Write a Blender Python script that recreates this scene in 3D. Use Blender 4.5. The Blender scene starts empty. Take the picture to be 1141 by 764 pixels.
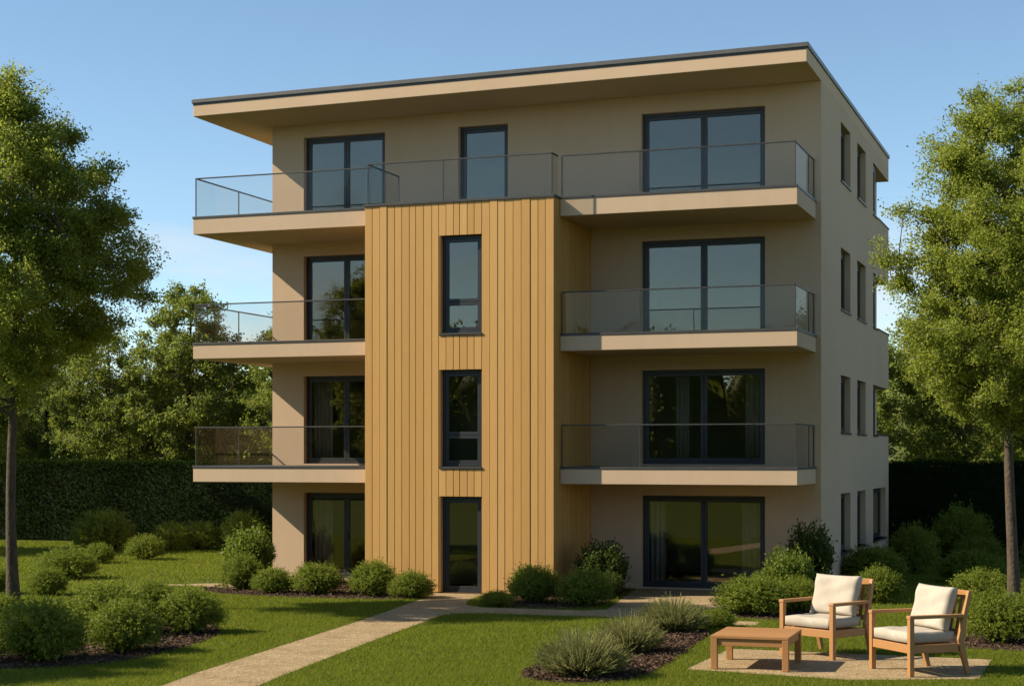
import bpy, bmesh, math, random
import numpy as np
from mathutils import Vector

R = math.radians
sc = bpy.context.scene
col = sc.collection
rng = np.random.default_rng(11)
random.seed(5)

# ------------------------------------------------------------------ helpers
def tag(o, label=None, cat=None, group=None, kind=None):
    if label: o['label'] = label
    if cat: o['category'] = cat
    if group: o['group'] = group
    if kind: o['kind'] = kind
    return o

def empty(name, loc=(0, 0, 0), rz=0.0):
    o = bpy.data.objects.new(name, None)
    o.empty_display_size = 0.2
    col.objects.link(o)
    o.location = loc
    o.rotation_euler = (0, 0, rz)
    return o

def link(name, me, mat=None, parent=None, bevel=0.0, smooth=False):
    if mat is not None and len(me.materials) == 0: me.materials.append(mat)
    o = bpy.data.objects.new(name, me)
    col.objects.link(o)
    if parent is not None: o.parent = parent
    if smooth:
        me.polygons.foreach_set('use_smooth', [True] * len(me.polygons))
    if bevel:
        b = o.modifiers.new('bevel', 'BEVEL'); b.width = bevel; b.segments = 2
        b.limit_method = 'ANGLE'; b.angle_limit = R(40)
        b.harden_normals = False
    return o

class MB:
    def __init__(s): s.v = []; s.f = []
    def box(s, x0, x1, y0, y1, z0, z1):
        n = len(s.v)
        s.v += [(x0,y0,z0),(x1,y0,z0),(x1,y1,z0),(x0,y1,z0),(x0,y0,z1),(x1,y0,z1),(x1,y1,z1),(x0,y1,z1)]
        s.f += [(n+3,n+2,n+1,n),(n+4,n+5,n+6,n+7),(n,n+1,n+5,n+4),(n+1,n+2,n+6,n+5),(n+2,n+3,n+7,n+6),(n+3,n,n+4,n+7)]
        return s
    def bar(s, p, q, w, t, up=(0, 0, 1)):
        p = Vector(p); q = Vector(q); d = (q-p).normalized()
        a = d.cross(Vector(up))
        if a.length < 1e-4: a = d.cross(Vector((0, 1, 0)))
        a.normalize(); b = a.cross(d).normalized()
        n = len(s.v)
        for c in (p, q):
            for i, j in ((-1,-1),(1,-1),(1,1),(-1,1)):
                s.v.append(tuple(c + a*(i*w/2) + b*(j*t/2)))
        s.f += [(n+3,n+2,n+1,n),(n+4,n+5,n+6,n+7),(n,n+1,n+5,n+4),(n+1,n+2,n+6,n+5),(n+2,n+3,n+7,n+6),(n+3,n,n+4,n+7)]
        return s
    def hexa(s, lo, hi):          # lo, hi: 4 points each, counter clockwise seen from above
        n = len(s.v); s.v += list(lo) + list(hi)
        s.f += [(n+3,n+2,n+1,n),(n+4,n+5,n+6,n+7),(n,n+1,n+5,n+4),(n+1,n+2,n+6,n+5),(n+2,n+3,n+7,n+6),(n+3,n,n+4,n+7)]
        return s
    def tube(s, pts, rad, seg=6):
        n0 = len(s.v); k = len(pts)
        pts = [Vector(p) for p in pts]
        for i, p in enumerate(pts):
            d = (pts[min(i+1, k-1)] - pts[max(i-1, 0)]).normalized()
            a = d.cross(Vector((0.13, 0.97, 0.2)));  a.normalize(); b = d.cross(a)
            for j in range(seg):
                t = 2*math.pi*j/seg
                s.v.append(tuple(p + (a*math.cos(t) + b*math.sin(t))*rad[i]))
        for i in range(k-1):
            for j in range(seg):
                a0 = n0+i*seg+j; a1 = n0+i*seg+(j+1) % seg
                s.f.append((a0, a1, a1+seg, a0+seg))
        s.f.append(tuple(n0+(k-1)*seg+j for j in range(seg)))
        return s
    def mesh(s, name):
        me = bpy.data.meshes.new(name); me.from_pydata(s.v, [], s.f); me.update()
        bm = bmesh.new(); bm.from_mesh(me); bmesh.ops.recalc_face_normals(bm, faces=bm.faces); bm.to_mesh(me); bm.free()
        return me
    def build(s, name, mat, parent=None, bevel=0.0, smooth=False):
        return link(name, s.mesh(name), mat, parent, bevel, smooth)

def np_mesh(name, verts, faces, mat):
    """verts (n,3), faces (m,k) arrays -> mesh"""
    me = bpy.data.meshes.new(name)
    m, k = faces.shape
    me.vertices.add(len(verts)); me.vertices.foreach_set('co', verts.astype(np.float32).ravel())
    me.loops.add(m*k); me.loops.foreach_set('vertex_index', faces.astype(np.int32).ravel())
    me.polygons.add(m)
    me.polygons.foreach_set('loop_start', np.arange(0, m*k, k, dtype=np.int32))
    me.polygons.foreach_set('loop_total', np.full(m, k, dtype=np.int32))
    me.update(calc_edges=True); me.validate()
    me.materials.append(mat)
    return me

def unit(a): return a/np.maximum(np.linalg.norm(a, axis=-1, keepdims=True), 1e-9)

def leaf_arrays(c, d, n, l, w):
    """diamond leaves: centre c, long axis d, approx normal n, length l, width w"""
    d = unit(d); s = unit(np.cross(d, n)); l = l[:, None]; w = w[:, None]
    nn = np.cross(s, d)
    v = np.stack([c-d*l/2, c+s*w/2+nn*w*0.12-d*l*0.05, c+d*l/2, c-s*w/2+nn*w*0.12-d*l*0.05], 1).reshape(-1, 3)
    f = np.arange(len(c)*4).reshape(-1, 4)
    return v, f

def wall_panel(mb, axis, c0, c1, u0, u1, z0, z1, holes):
    """solid wall between planes c0 and c1 (along axis 'x' or 'y'); holes (ua,ub,za,zb)"""
    us = sorted({u0, u1, *[min(max(h[i], u0), u1) for h in holes for i in (0, 1)]})
    zs = sorted({z0, z1, *[min(max(h[i], z0), z1) for h in holes for i in (2, 3)]})
    def solid(i, j):
        if i < 0 or j < 0 or i >= len(us)-1 or j >= len(zs)-1: return False
        u = (us[i]+us[i+1])/2; z = (zs[j]+zs[j+1])/2
        return not any(h[0] < u < h[1] and h[2] < z < h[3] for h in holes)
    idx = {}
    def V(c, u, z):
        k = (c, u, z)
        if k not in idx:
            idx[k] = len(mb.v); mb.v.append((u, c, z) if axis == 'y' else (c, u, z))
        return idx[k]
    for i in range(len(us)-1):
        for j in range(len(zs)-1):
            if not solid(i, j): continue
            a, b, e, g = us[i], us[i+1], zs[j], zs[j+1]
            for c in (c0, c1): mb.f.append((V(c,a,e), V(c,b,e), V(c,b,g), V(c,a,g)))
            if not solid(i-1, j): mb.f.append((V(c0,a,e), V(c1,a,e), V(c1,a,g), V(c0,a,g)))
            if not solid(i+1, j): mb.f.append((V(c0,b,e), V(c1,b,e), V(c1,b,g), V(c0,b,g)))
            if not solid(i, j-1): mb.f.append((V(c0,a,e), V(c1,a,e), V(c1,b,e), V(c0,b,e)))
            if not solid(i, j+1): mb.f.append((V(c0,a,g), V(c1,a,g), V(c1,b,g), V(c0,b,g)))

def poly_sheet(name, loops, z, mat, kind=None, parent=None):
    bm = bmesh.new()
    for pts in loops:
        f = bm.faces.new([bm.verts.new((x, y, z)) for x, y in pts])
        f.normal_update()
        if f.normal.z < 0: f.normal_flip()
    bmesh.ops.triangulate(bm, faces=bm.faces[:])
    me = bpy.data.meshes.new(name); bm.to_mesh(me); bm.free()
    o = link(name, me, mat, parent)
    if kind: o['kind'] = kind
    return o

def inside(poly, x, y):
    r = np.zeros(x.shape, bool); n = len(poly); j = n-1
    for i in range(n):
        xi, yi = poly[i]; xj, yj = poly[j]
        c = ((yi > y) != (yj > y)) & (x < (xj-xi)*(y-yi)/((yj-yi) if abs(yj-yi) > 1e-9 else 1e-9)+xi)
        r ^= c; j = i
    return r

def smooth_poly(pts, it=2):
    for _ in range(it):
        o = []
        for i in range(len(pts)):
            a = pts[i]; b = pts[(i+1) % len(pts)]
            o += [(a[0]*.75+b[0]*.25, a[1]*.75+b[1]*.25), (a[0]*.25+b[0]*.75, a[1]*.25+b[1]*.75)]
        pts = o
    return pts

# ------------------------------------------------------------------ materials
class NT:
    def __init__(s, name):
        s.m = bpy.data.materials.new(name); s.m.use_nodes = True
        s.t = s.m.node_tree; s.b = s.t.nodes['Principled BSDF']; s.out = s.t.nodes['Material Output']
    def n(s, typ, **kw):
        n = s.t.nodes.new(typ)
        for k, v in kw.items():
            if k in n.inputs: n.inputs[k].default_value = v
            else: setattr(n, k, v)
        return n
    def l(s, a, b): s.t.links.new(a, b)
    def ramp(s, fac, stops):
        r = s.n('ShaderNodeValToRGB'); e = r.color_ramp.elements
        while len(e) < len(stops): e.new(0.5)
        for k, (p, c) in enumerate(stops):
            e[k].position = p; e[k].color = (*c, 1)
        s.l(fac, r.inputs['Fac']); return r.outputs['Color']
    def noise(s, scale, detail=4, rough=0.6, coord='Object', mapping=None):
        tc = s.n('ShaderNodeTexCoord'); o = tc.outputs[coord]
        if mapping:
            mp = s.n('ShaderNodeMapping'); mp.inputs['Scale'].default_value = mapping; s.l(o, mp.inputs['Vector']); o = mp.outputs['Vector']
        n = s.n('ShaderNodeTexNoise', Scale=scale, Detail=detail, Roughness=rough); s.l(o, n.inputs['Vector'])
        return n.outputs['Fac']
    def bump(s, h, strength, dist=0.01):
        b = s.n('ShaderNodeBump', Strength=strength, Distance=dist); s.l(h, b.inputs['Height']); s.l(b.outputs['Normal'], s.b.inputs['Normal'])

def mix3(a, b, t): return tuple(a[i]*(1-t)+b[i]*t for i in range(3))

def mat_noise(name, c1, c2, scale, rough, bump=0.2, bscale=80, bdist=0.004, metal=0.0, spec=0.4, mapping=None, detail=5):
    k = NT(name)
    k.l(k.ramp(k.noise(scale, detail, .6, mapping=mapping), [(0.3, c1), (0.7, c2)]), k.b.inputs['Base Color'])
    k.b.inputs['Roughness'].default_value = rough; k.b.inputs['Metallic'].default_value = metal
    k.b.inputs['Specular IOR Level'].default_value = spec
    if bump: k.bump(k.noise(bscale, 3, .6), bump, bdist)
    return k.m

def mat_leaf(name, stops, rough=0.5, transl=0.35, tcol=(0.16, 0.22, 0.03), spec=0.35):
    k = NT(name)
    g = k.n('ShaderNodeNewGeometry')
    nz = k.noise(1.3, 3, .6)
    mx = k.n('ShaderNodeMath', operation='MULTIPLY_ADD'); k.l(g.outputs['Random Per Island'], mx.inputs[0]); mx.inputs[1].default_value = 0.55
    m2 = k.n('ShaderNodeMath', operation='MULTIPLY'); k.l(nz, m2.inputs[0]); m2.inputs[1].default_value = 0.45; k.l(m2.outputs[0], mx.inputs[2])
    c = k.ramp(mx.outputs[0], stops)
    k.l(c, k.b.inputs['Base Color']); k.b.inputs['Roughness'].default_value = rough; k.b.inputs['Specular IOR Level'].default_value = spec
    tr = k.n('ShaderNodeBsdfTranslucent'); 
    hs = k.n('ShaderNodeMix', data_type='RGBA', blend_type='MIX'); hs.inputs['Factor'].default_value = .5
    k.l(c, hs.inputs[6]); hs.inputs[7].default_value = (*tcol, 1); k.l(hs.outputs[2], tr.inputs['Color'])
    ms = k.n('ShaderNodeMixShader'); ms.inputs['Fac'].default_value = transl
    k.l(k.b.outputs[0], ms.inputs[1]); k.l(tr.outputs[0], ms.inputs[2]); k.l(ms.outputs[0], k.out.inputs['Surface'])
    return k.m

def mat_glass(name, tint, refl, f_ior=1.5, grough=0.0):
    k = NT(name); k.t.nodes.remove(k.b)
    tr = k.n('ShaderNodeBsdfTransparent'); tr.inputs['Color'].default_value = (*tint, 1)
    gl = k.n('ShaderNodeBsdfGlossy'); gl.inputs['Roughness'].default_value = grough; gl.inputs['Color'].default_value = (1, .93, .80, 1)
    fr = k.n('ShaderNodeLayerWeight', Blend=.5)
    pw = k.n('ShaderNodeMath', operation='POWER'); k.l(fr.outputs['Facing'], pw.inputs[0]); pw.inputs[1].default_value = 4.5
    ad = k.n('ShaderNodeMath', operation='MULTIPLY_ADD', use_clamp=True); k.l(pw.outputs[0], ad.inputs[0]); ad.inputs[1].default_value = f_ior; ad.inputs[2].default_value = refl
    ms = k.n('ShaderNodeMixShader'); k.l(ad.outputs[0], ms.inputs['Fac']); k.l(tr.outputs[0], ms.inputs[1]); k.l(gl.outputs[0], ms.inputs[2])
    k.l(ms.outputs[0], k.out.inputs['Surface'])
    return k.m

def mat_plaster():
    k = NT('plaster')
    big = k.noise(0.35, 5, .65); fine = k.noise(38, 4, .7)
    c = k.ramp(big, [(0.25, (.54, .388, .256)), (0.75, (.595, .435, .295))])
    mx = k.n('ShaderNodeMix', data_type='RGBA', blend_type='MULTIPLY'); mx.inputs['Factor'].default_value = 1
    k.l(c, mx.inputs[6]); k.l(k.ramp(fine, [(0.2, (.88, .88, .88)), (.8, (1, 1, 1))]), mx.inputs[7])
    # faint vertical rain streaks
    st = k.noise(1.0, 4, .7, mapping=(3.5, 3.5, .12))
    m3 = k.n('ShaderNodeMix', data_type='RGBA', blend_type='MULTIPLY'); m3.inputs['Factor'].default_value = .22
    k.l(mx.outputs[2], m3.inputs[6]); k.l(k.ramp(st, [(0.3, (.84, .83, .82)), (.62, (1, 1, 1))]), m3.inputs[7])
    k.l(m3.outputs[2], k.b.inputs['Base Color']); k.b.inputs['Roughness'].default_value = .9
    k.b.inputs['Specular IOR Level'].default_value = .2
    k.bump(k.noise(70, 4, .7), .35, .006)
    return k.m

def mat_wood(name, c1, c2, c3, grain=(1, 1, 1), scale=6, rough=.55, island=0.5):
    k = NT(name)
    nz = k.noise(scale, 5, .65, mapping=grain)
    g = k.n('ShaderNodeNewGeometry')
    mx = k.n('ShaderNodeMath', operation='MULTIPLY_ADD'); k.l(g.outputs['Random Per Island'], mx.inputs[0]); mx.inputs[1].default_value = island
    m2 = k.n('ShaderNodeMath', operation='MULTIPLY'); k.l(nz, m2.inputs[0]); m2.inputs[1].default_value = 1-island; k.l(m2.outputs[0], mx.inputs[2])
    k.l(k.ramp(mx.outputs[0], [(0.15, c1), (0.5, c2), (0.85, c3)]), k.b.inputs['Base Color'])
    k.b.inputs['Roughness'].default_value = rough; k.b.inputs['Specular IOR Level'].default_value = .3
    k.bump(nz, .25, .004)
    return k.m

def mat_gravel():
    k = NT('gravel')
    tc = k.n('ShaderNodeTexCoord')
    vo = k.n('ShaderNodeTexVoronoi', Scale=34.0); k.l(tc.outputs['Object'], vo.inputs['Vector'])
    c = k.ramp(vo.outputs['Color'], [(0.0, (.23, .16, .082)), (.5, (.38, .275, .15)), (1, (.52, .40, .24))])
    big = k.ramp(k.noise(1.6, 8, .75), [(0.3, (.66, .63, .58)), (.68, (1, 1, 1))])
    mx = k.n('ShaderNodeMix', data_type='RGBA', blend_type='MULTIPLY'); mx.inputs['Factor'].default_value = 1
    k.l(c, mx.inputs[6]); k.l(big, mx.inputs[7])
    k.l(mx.outputs[2], k.b.inputs['Base Color']); k.b.inputs['Roughness'].default_value = .95; k.b.inputs['Specular IOR Level'].default_value = .15
    k.bump(vo.outputs['Distance'], .8, .012)
    return k.m

M = {}
M['plaster'] = mat_plaster()
M['soffit'] = mat_noise('soffit_plaster', (.545, .385, .25), (.60, .435, .29), .5, .9, .2, 60, .004, spec=.2)
M['inner'] = mat_noise('interior_paint', (.40, .37, .33), (.46, .43, .38), .8, .9, 0)
M['floorwood'] = mat_noise('interior_floor', (.16, .11, .07), (.22, .15, .09), 3, .5, 0)
M['trim'] = mat_noise('dark_metal_trim', (.055, .052, .05), (.075, .07, .066), 3, .45, .05, 90, metal=.3)
M['coping'] = mat_noise('roof_edge_metal', (.10, .095, .09), (.14, .13, .12), 2, .45, .05, 90, metal=.3)
M['frame'] = mat_noise('anthracite_frame', (.020, .022, .026), (.028, .03, .034), 4, .4, .05, 120, spec=.5)
M['pane'] = mat_glass('window_glass', (.82, .84, .83), .085, .6)
M['rail_glass'] = mat_glass('railing_glass', (.93, .93, .92), .012, .16)
M['rail'] = mat_noise('railing_steel', (.045, .043, .04), (.065, .062, .06), 5, .45, 0, metal=.3)
M['clad'] = mat_wood('larch_cladding', (.43, .23, .066), (.51, .282, .086), (.59, .34, .12), (9, 9, .45), 3.5, .6, .35)
M['clad_gap'] = mat_noise('cladding_batten', (.10, .055, .02), (.14, .075, .03), 3, .9, 0)
M['teak'] = mat_wood('teak', (.31, .145, .05), (.375, .185, .068), (.44, .23, .092), (3, 3, 3), 8, .5, .4)
M['cushion'] = mat_noise('cushion_fabric', (.38, .33, .265), (.45, .395, .32), 5, .95, .4, 260, .002, spec=.1)
M['curtain'] = mat_noise('curtain_cloth', (.33, .30, .26), (.39, .36, .31), 4, .95, 0)
M['bark'] = mat_noise('bark', (.045, .031, .02), (.105, .076, .05), 5, .95, .9, 14, .03, mapping=(4, 4, .8))
M['gravel'] = mat_gravel()
M['mulch'] = mat_noise('bark_mulch', (.035, .022, .014), (.09, .058, .038), 22, .95, .9, 35, .03, spec=.1)
M['chips'] = mat_leaf('bark_chips', [(0.1, (.035, .02, .012)), (.5, (.085, .052, .033)), (.9, (.16, .105, .07))], .9, 0.0, spec=.1)
M['lawn'] = mat_noise('lawn_soil', (.060, .080, .008), (.095, .115, .014), 1.2, .95, .8, 40, .03, spec=.1)
M['grass'] = mat_leaf('grass_blades', [(0.1, (.100, .130, .009)), (.5, (.162, .192, .013)), (.9, (.23, .25, .024))], .6, .5, (.26, .30, .02), spec=.15)
M['tree_leaf'] = mat_leaf('tree_leaves', [(0.1, (.13, .165, .02)), (.5, (.215, .252, .032)), (.9, (.30, .325, .05))], .5, .6, (.40, .46, .07))
M['bg_leaf'] = mat_leaf('far_tree_leaves', [(0.1, (.09, .12, .018)), (.5, (.15, .185, .028)), (.9, (.22, .245, .04))], .55, .58, (.32, .37, .055))
M['bush_leaf'] = mat_leaf('bush_leaves', [(0.1, (.10, .13, .014)), (.5, (.172, .206, .022)), (.9, (.26, .288, .036))], .55, .46, (.26, .33, .04), spec=.2)
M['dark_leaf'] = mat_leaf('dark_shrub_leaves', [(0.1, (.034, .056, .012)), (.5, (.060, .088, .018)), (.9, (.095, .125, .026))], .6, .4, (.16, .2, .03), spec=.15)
M['shrub_leaf'] = mat_leaf('shrub_leaves', [(0.1, (.085, .125, .014)), (.5, (.14, .19, .022)), (.9, (.21, .255, .034))], .5, .5, (.26, .33, .04))
M['lav_leaf'] = mat_leaf('lavender_leaves', [(0.1, (.14, .145, .042)), (.5, (.23, .228, .072)), (.9, (.33, .315, .12))], .7, .4, (.2, .2, .08), spec=.15)
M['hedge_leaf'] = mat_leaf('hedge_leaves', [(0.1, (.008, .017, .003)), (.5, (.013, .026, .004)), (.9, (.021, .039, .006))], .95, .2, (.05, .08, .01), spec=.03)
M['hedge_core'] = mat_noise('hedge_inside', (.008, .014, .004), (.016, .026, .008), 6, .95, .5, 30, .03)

# ------------------------------------------------------------------ measures (metres)
XW, O, Q = -13.99, 2.45, 2.85            # left end of front wall, balcony depth, bay depth
XSR, XSL = -0.12, -14.87
XTL, XTR = -10.10, -5.48
B = 12.64
ZR0, ZR1 = 11.605, 12.03
FL = [0.0, 2.90, 5.89, 8.965]
HEAD = [2.207, 5.158, 8.204, 11.212]
SLAB = [(2.506, 2.898), (5.498, 5.89), (8.532, 8.965)]
ZT = 8.967

bld = empty('apartment_building', (0, 0, 0))
tag(bld, 'four storey beige apartment block with timber clad front bay and glass balconies', 'building')

# front wall openings
DR = (-4.237, -1.29); DL = (-13.1, -10.85); DC = (-8.88, -7.59)
front_holes = []
for i in range(4):
    front_holes.append((DR[0], DR[1], FL[i]+.04, HEAD[i]))
    front_holes.append((DL[0], DL[1], FL[i]+.04, HEAD[i]))
front_holes.append((DC[0], DC[1], FL[3]+.06, HEAD[3]))
W1, W2, W3 = (3.03, 4.66), (5.92, 7.55), (9.10, 11.95)
SZ = [(.749, 2.213), (3.715, 5.122), (6.735, 8.252), (9.892, 11.33)]
side_holes = []
for i, (a, b) in enumerate(SZ):
    side_holes += [(*W1, a, b), (*W2, a, b)]
    side_holes.append((W3[0], W3[1] if i == 0 else B+1, a, b))
T = .35
mb = MB()
wall_panel(mb, 'y', 0, T, XW, 0, 0, ZR0, front_holes)
wall_panel(mb, 'x', 0, -T, T+.002, B, 0, ZR0, side_holes)
wall_panel(mb, 'y', B-T, B, XW, -T-.002, 0, ZR0, [(-12, -10, 1, 2.4), (-6, -4, 1, 2.4), (-12, -10, 4, 5.4), (-6, -4, 4, 5.4), (-12, -10, 7, 8.4), (-6, -4, 7, 8.4)])
wall_panel(mb, 'x', XW, XW+T, T+.002, B-T-.002, 0, ZR0, [])
bld_wall = mb.build('wall', M['plaster'], bld)
# loggia back walls (behind the open rear corner) and the inside of the house
mb = MB()
mb.box(-.62, -.5, W3[0]-.3, B-T-.01, 2.6, 11.5)
mb.build('loggia_wall', M['plaster'], bld)
mb = MB()
for z in (0.02, 2.9, 5.89, 8.965, 11.6): mb.box(XW+T+.01, -.64, T+.01, B-T-.01, z-.3 if z > 1 else -.2, z-.01)
mb.build('storey_floor', M['floorwood'], bld)
mb = MB()
for z0, z1 in ((.02, 2.58), (2.9, 5.57), (5.89, 8.65), (8.97, 11.28)):
    mb.box(XW+T+.02, -.66, 5.6, 5.75, z0, z1)
    mb.box(-5.4, -5.28, T+.02, 5.58, z0, z1)
    mb.box(-10.2, -10.08, T+.02, 5.58, z0, z1)
    mb.box(-.82, -.66, T+.02, 5.58, z0, z1)      # lining of the side rooms
mb.build('room_wall', M['inner'], bld)

# roof
mb = MB(); mb.box(-15.16, 0.0, -1.95, B, ZR0+.002, ZR1-.10)
rf = mb.build('roof', M['soffit'], bld, .012)
mb = MB(); mb.box(-15.19, 0.035, -1.985, B+.03, ZR1-.10, ZR1)
mb.box(-15.0, -.15, -1.8, B-.15, ZR1-.05, ZR1+.004)
mb.build('edge_flashing', M['coping'], rf, .008)
mb = MB(); mb.box(-15.165, .004, -1.957, -1.9, ZR1-.15, ZR1-.101); mb.build('drip_edge', M['trim'], rf)

# the flat roof falls very slightly to the left; the tops of the walls follow it
for o in [bld_wall, rf, *rf.children]:
    for vv in o.data.vertices:
        if vv.co.z > ZR0-.01: vv.co.z += .085*(vv.co.x+7.4)/7.4

# ---- windows and doors
def frame_parts(u0, u1, z0, z1, leaves, transoms=(), fw=.065, lw=.075):
    """rectangles for frame bars and panes in (u,z)"""
    bars = [(u0, u1, z0, z0+fw), (u0, u1, z1-fw, z1), (u0, u0+fw, z0+fw, z1-fw), (u1-fw, u1, z0+fw, z1-fw)]
    panes = []; leafbars = []
    iu0, iu1, iz0, iz1 = u0+fw, u1-fw, z0+fw, z1-fw
    w = (iu1-iu0)/leaves
    zz = [iz0, *transoms, iz1]
    for k in range(leaves):
        for j in range(len(zz)-1):
            a, b, c, d = iu0+k*w+.004, iu0+(k+1)*w-.004, zz[j]+.004, zz[j+1]-.004
            leafbars += [(a, b, c, c+lw), (a, b, d-lw, d), (a, a+lw, c+lw, d-lw), (b-lw, b, c+lw, d-lw)]
            panes.append((a+lw-.004, b-lw+.004, c+lw-.004, d-lw+.004))
    return bars, leafbars, panes

def opening(name, axis, c, s, u0, u1, z0, z1, leaves=1, transoms=(), sill=None, handle=False):
    """c: outer plane of the frame, s: direction (+1/-1) going into the house"""
    bars, lb, panes = frame_parts(u0, u1, z0, z1, leaves, transoms)
    def add(mb, r, c0, c1):
        a, b = sorted((c0, c1))
        if axis == 'y': mb.box(r[0], r[1], a, b, r[2], r[3])
        else: mb.box(a, b, r[0], r[1], r[2], r[3])
    mb = MB()
    for r in bars: add(mb, r, c, c+s*.08)
    for r in lb: add(mb, r, c+s*.012, c+s*.07)
    o = mb.build(name, M['frame'], bld, .004)
    for r in panes:
        q = MB(); add(q, r, c+s*.035, c+s*.043); q.build('pane', M['pane'], o)
    if sill:
        q = MB(); add(q, (u0-.03, u1+.03, z0-.045, z0-.002), c+s*.02, c-s*sill); q.build('sill', M['trim'], o, .004)
    if handle:
        um = (u0+u1)/2
        q = MB(); add(q, (um+.03, um+.05, z0+1.0, z0+1.14), c+s*.010, c-s*.03); q.build('handle', M['rail'], o, .004)
    return o

for i in range(4):
    opening('glass_door', 'y', .15, 1, DR[0]+.002, DR[1]-.002, FL[i]+.042, HEAD[i]-.002, 2, handle=True)
    opening('glass_door', 'y', .15, 1, DL[0]+.002, DL[1]-.002, FL[i]+.042, HEAD[i]-.002, 2, handle=True)
opening('glass_door', 'y', .15, 1, DC[0]+.002, DC[1]-.002, FL[3]+.062, HEAD[3]-.002, 1)
for i, (a, b) in enumerate(SZ):
    opening('window', 'x', -.15, -1, W1[0]+.002, W1[1]-.002, a+.002, b-.002, 1, sill=.19)
    opening('window', 'x', -.15, -1, W2[0]+.002, W2[1]-.002, a+.002, b-.002, 1, sill=.19)
    opening('window', 'x', -.15 if i == 0 else -.06, -1, W3[0]+.002, W3[1]-.002 if i == 0 else W3[0]+.9, a+.002, b-.002, 1, sill=.19 if i == 0 else .10)
    if i:
        q = MB(); q.box(-T-.02, .03, W3[0]+.95, B+.03, a, a+.03); q.build('loggia_sill', M['trim'], bld, .004)

# ---- timber bay
TW = (-8.23, -7.22); TH = [(0.02, 2.215), (2.89, 5.10), (5.93, 8.16)]
mb = MB()
holes = [(TW[0], TW[1], a, b) for a, b in TH]
wall_panel(mb, 'y', -Q+.03, -Q+.28, XTL+.03, XTR-.03, 0, ZT-.06, holes)
mb.box(XTL+.03, XTL+.28, -Q+.282, -.003, 0, ZT-.06)
mb.box(XTR-.28, XTR-.03, -Q+.282, -.003, 0, ZT-.06)
mb.box(XTL+.285, XTR-.285, -Q+.285, -.003, ZT-.32, ZT-.065)
bay = mb.build('timber_bay', M['clad_gap'], bld)
mb = MB()
def boards(a, b):
    n = max(1, round((b-a)/.187)); w = (b-a)/n; out = []
    e = [a+w*k for k in range(n+1)]
    for k in range(1, n): e[k] += random.uniform(-.016, .016)
    return [(e[k], e[k+1]) for k in range(n)]
gap = .013; cnt = 0
segs = boards(XTL, TW[0]-.02) + boards(TW[0]-.02, TW[1]+.02) + boards(TW[1]+.02, XTR)
for a, b in segs:
    mid = TW[0]-.03 < a and b < TW[1]+.03
    zr = [(0.03, ZT-.06)]
    if mid: zr = [(TH[0][1], TH[1][0]-.05), (TH[1][1], TH[2][0]-.05), (TH[2][1], ZT-.06)]
    pr = random.choice((.0, .0, .004, .011))
    for z0, z1 in zr: mb.box(a+gap/2, b-gap/2, -Q-pr, -Q+.028, z0, z1)
for a, b in boards(-Q+.03, -.004):
    pr = random.choice((0, 0, .008))
    mb.box(XTR-.028, XTR+pr, a+gap/2, b-gap/2, .03, ZT-.06)
    mb.box(XTL-pr, XTL+.028, a+gap/2, b-gap/2, .03, ZT-.06)
# lining boards in the window reveals
for a, b in TH:
    mb.box(TW[0]-.028+.03, TW[0]+.016, -Q+.003, -Q+.16, a+.01, b-.002)
mb.build('cladding_board', M['clad'], bay, .003)
mb = MB()
mb.box(XTL-.02, XTR+.02, -Q-.03, -.02, ZT-.058, ZT)
mb.build('coping', M['trim'], bay, .004)
for i, (a, b) in enumerate(TH):
    opening('front_door' if i == 0 else 'window', 'y', -Q+.16, 1, TW[0]+.018, TW[1]-.002, a+.002, b-.002, 1,
            (() if i == 0 else (a+.72,)), sill=None if i == 0 else .19)
mb = MB(); mb.box(XTL+.3, XTR-.3, -.012, -.004, .05, ZT-.4); mb.build('bay_back_wall', M['inner'], bay)
for z in (2.75, 5.75):
    mb = MB(); mb.box(XTL+.29, XTR-.29, -Q+.29, -.02, z-.2, z); mb.build('bay_floor', M['floorwood'], bay)

# ---- balconies
GH = .93
def rail_run(par, p, q, z, posts, ends=(True, True)):
    """glass balustrade from p to q (xy) standing on level z; posts: fractions where panes meet"""
    p = Vector((p[0], p[1], 0)); q = Vector((q[0], q[1], 0)); L = (q-p).length; d = (q-p)/L
    fr = [0, *posts, 1]
    mb = MB(); mb.bar(p+Vector((0, 0, z+GH)), q+Vector((0, 0, z+GH)), .035, .03); mb.build('handrail', M['rail'], par, .004)
    for k in range(len(fr)-1):
        a = p+d*(L*fr[k]+.02); b = p+d*(L*fr[k+1]-.02)
        mb = MB(); mb.bar(a+Vector((0, 0, z+.5*GH)), b+Vector((0, 0, z+.5*GH)), .012, GH-.035); mb.build('glass_panel', M['rail_glass'], par)
    for k, f in enumerate(fr):
        if (k == 0 and not ends[0]) or (k == len(fr)-1 and not ends[1]): continue
        c = p+d*(L*f); mb = MB(); mb.bar(c+Vector((0, 0, z)), c+Vector((0, 0, z+GH-.016)), .022, .022); mb.build('post', M['rail'], par)

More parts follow.
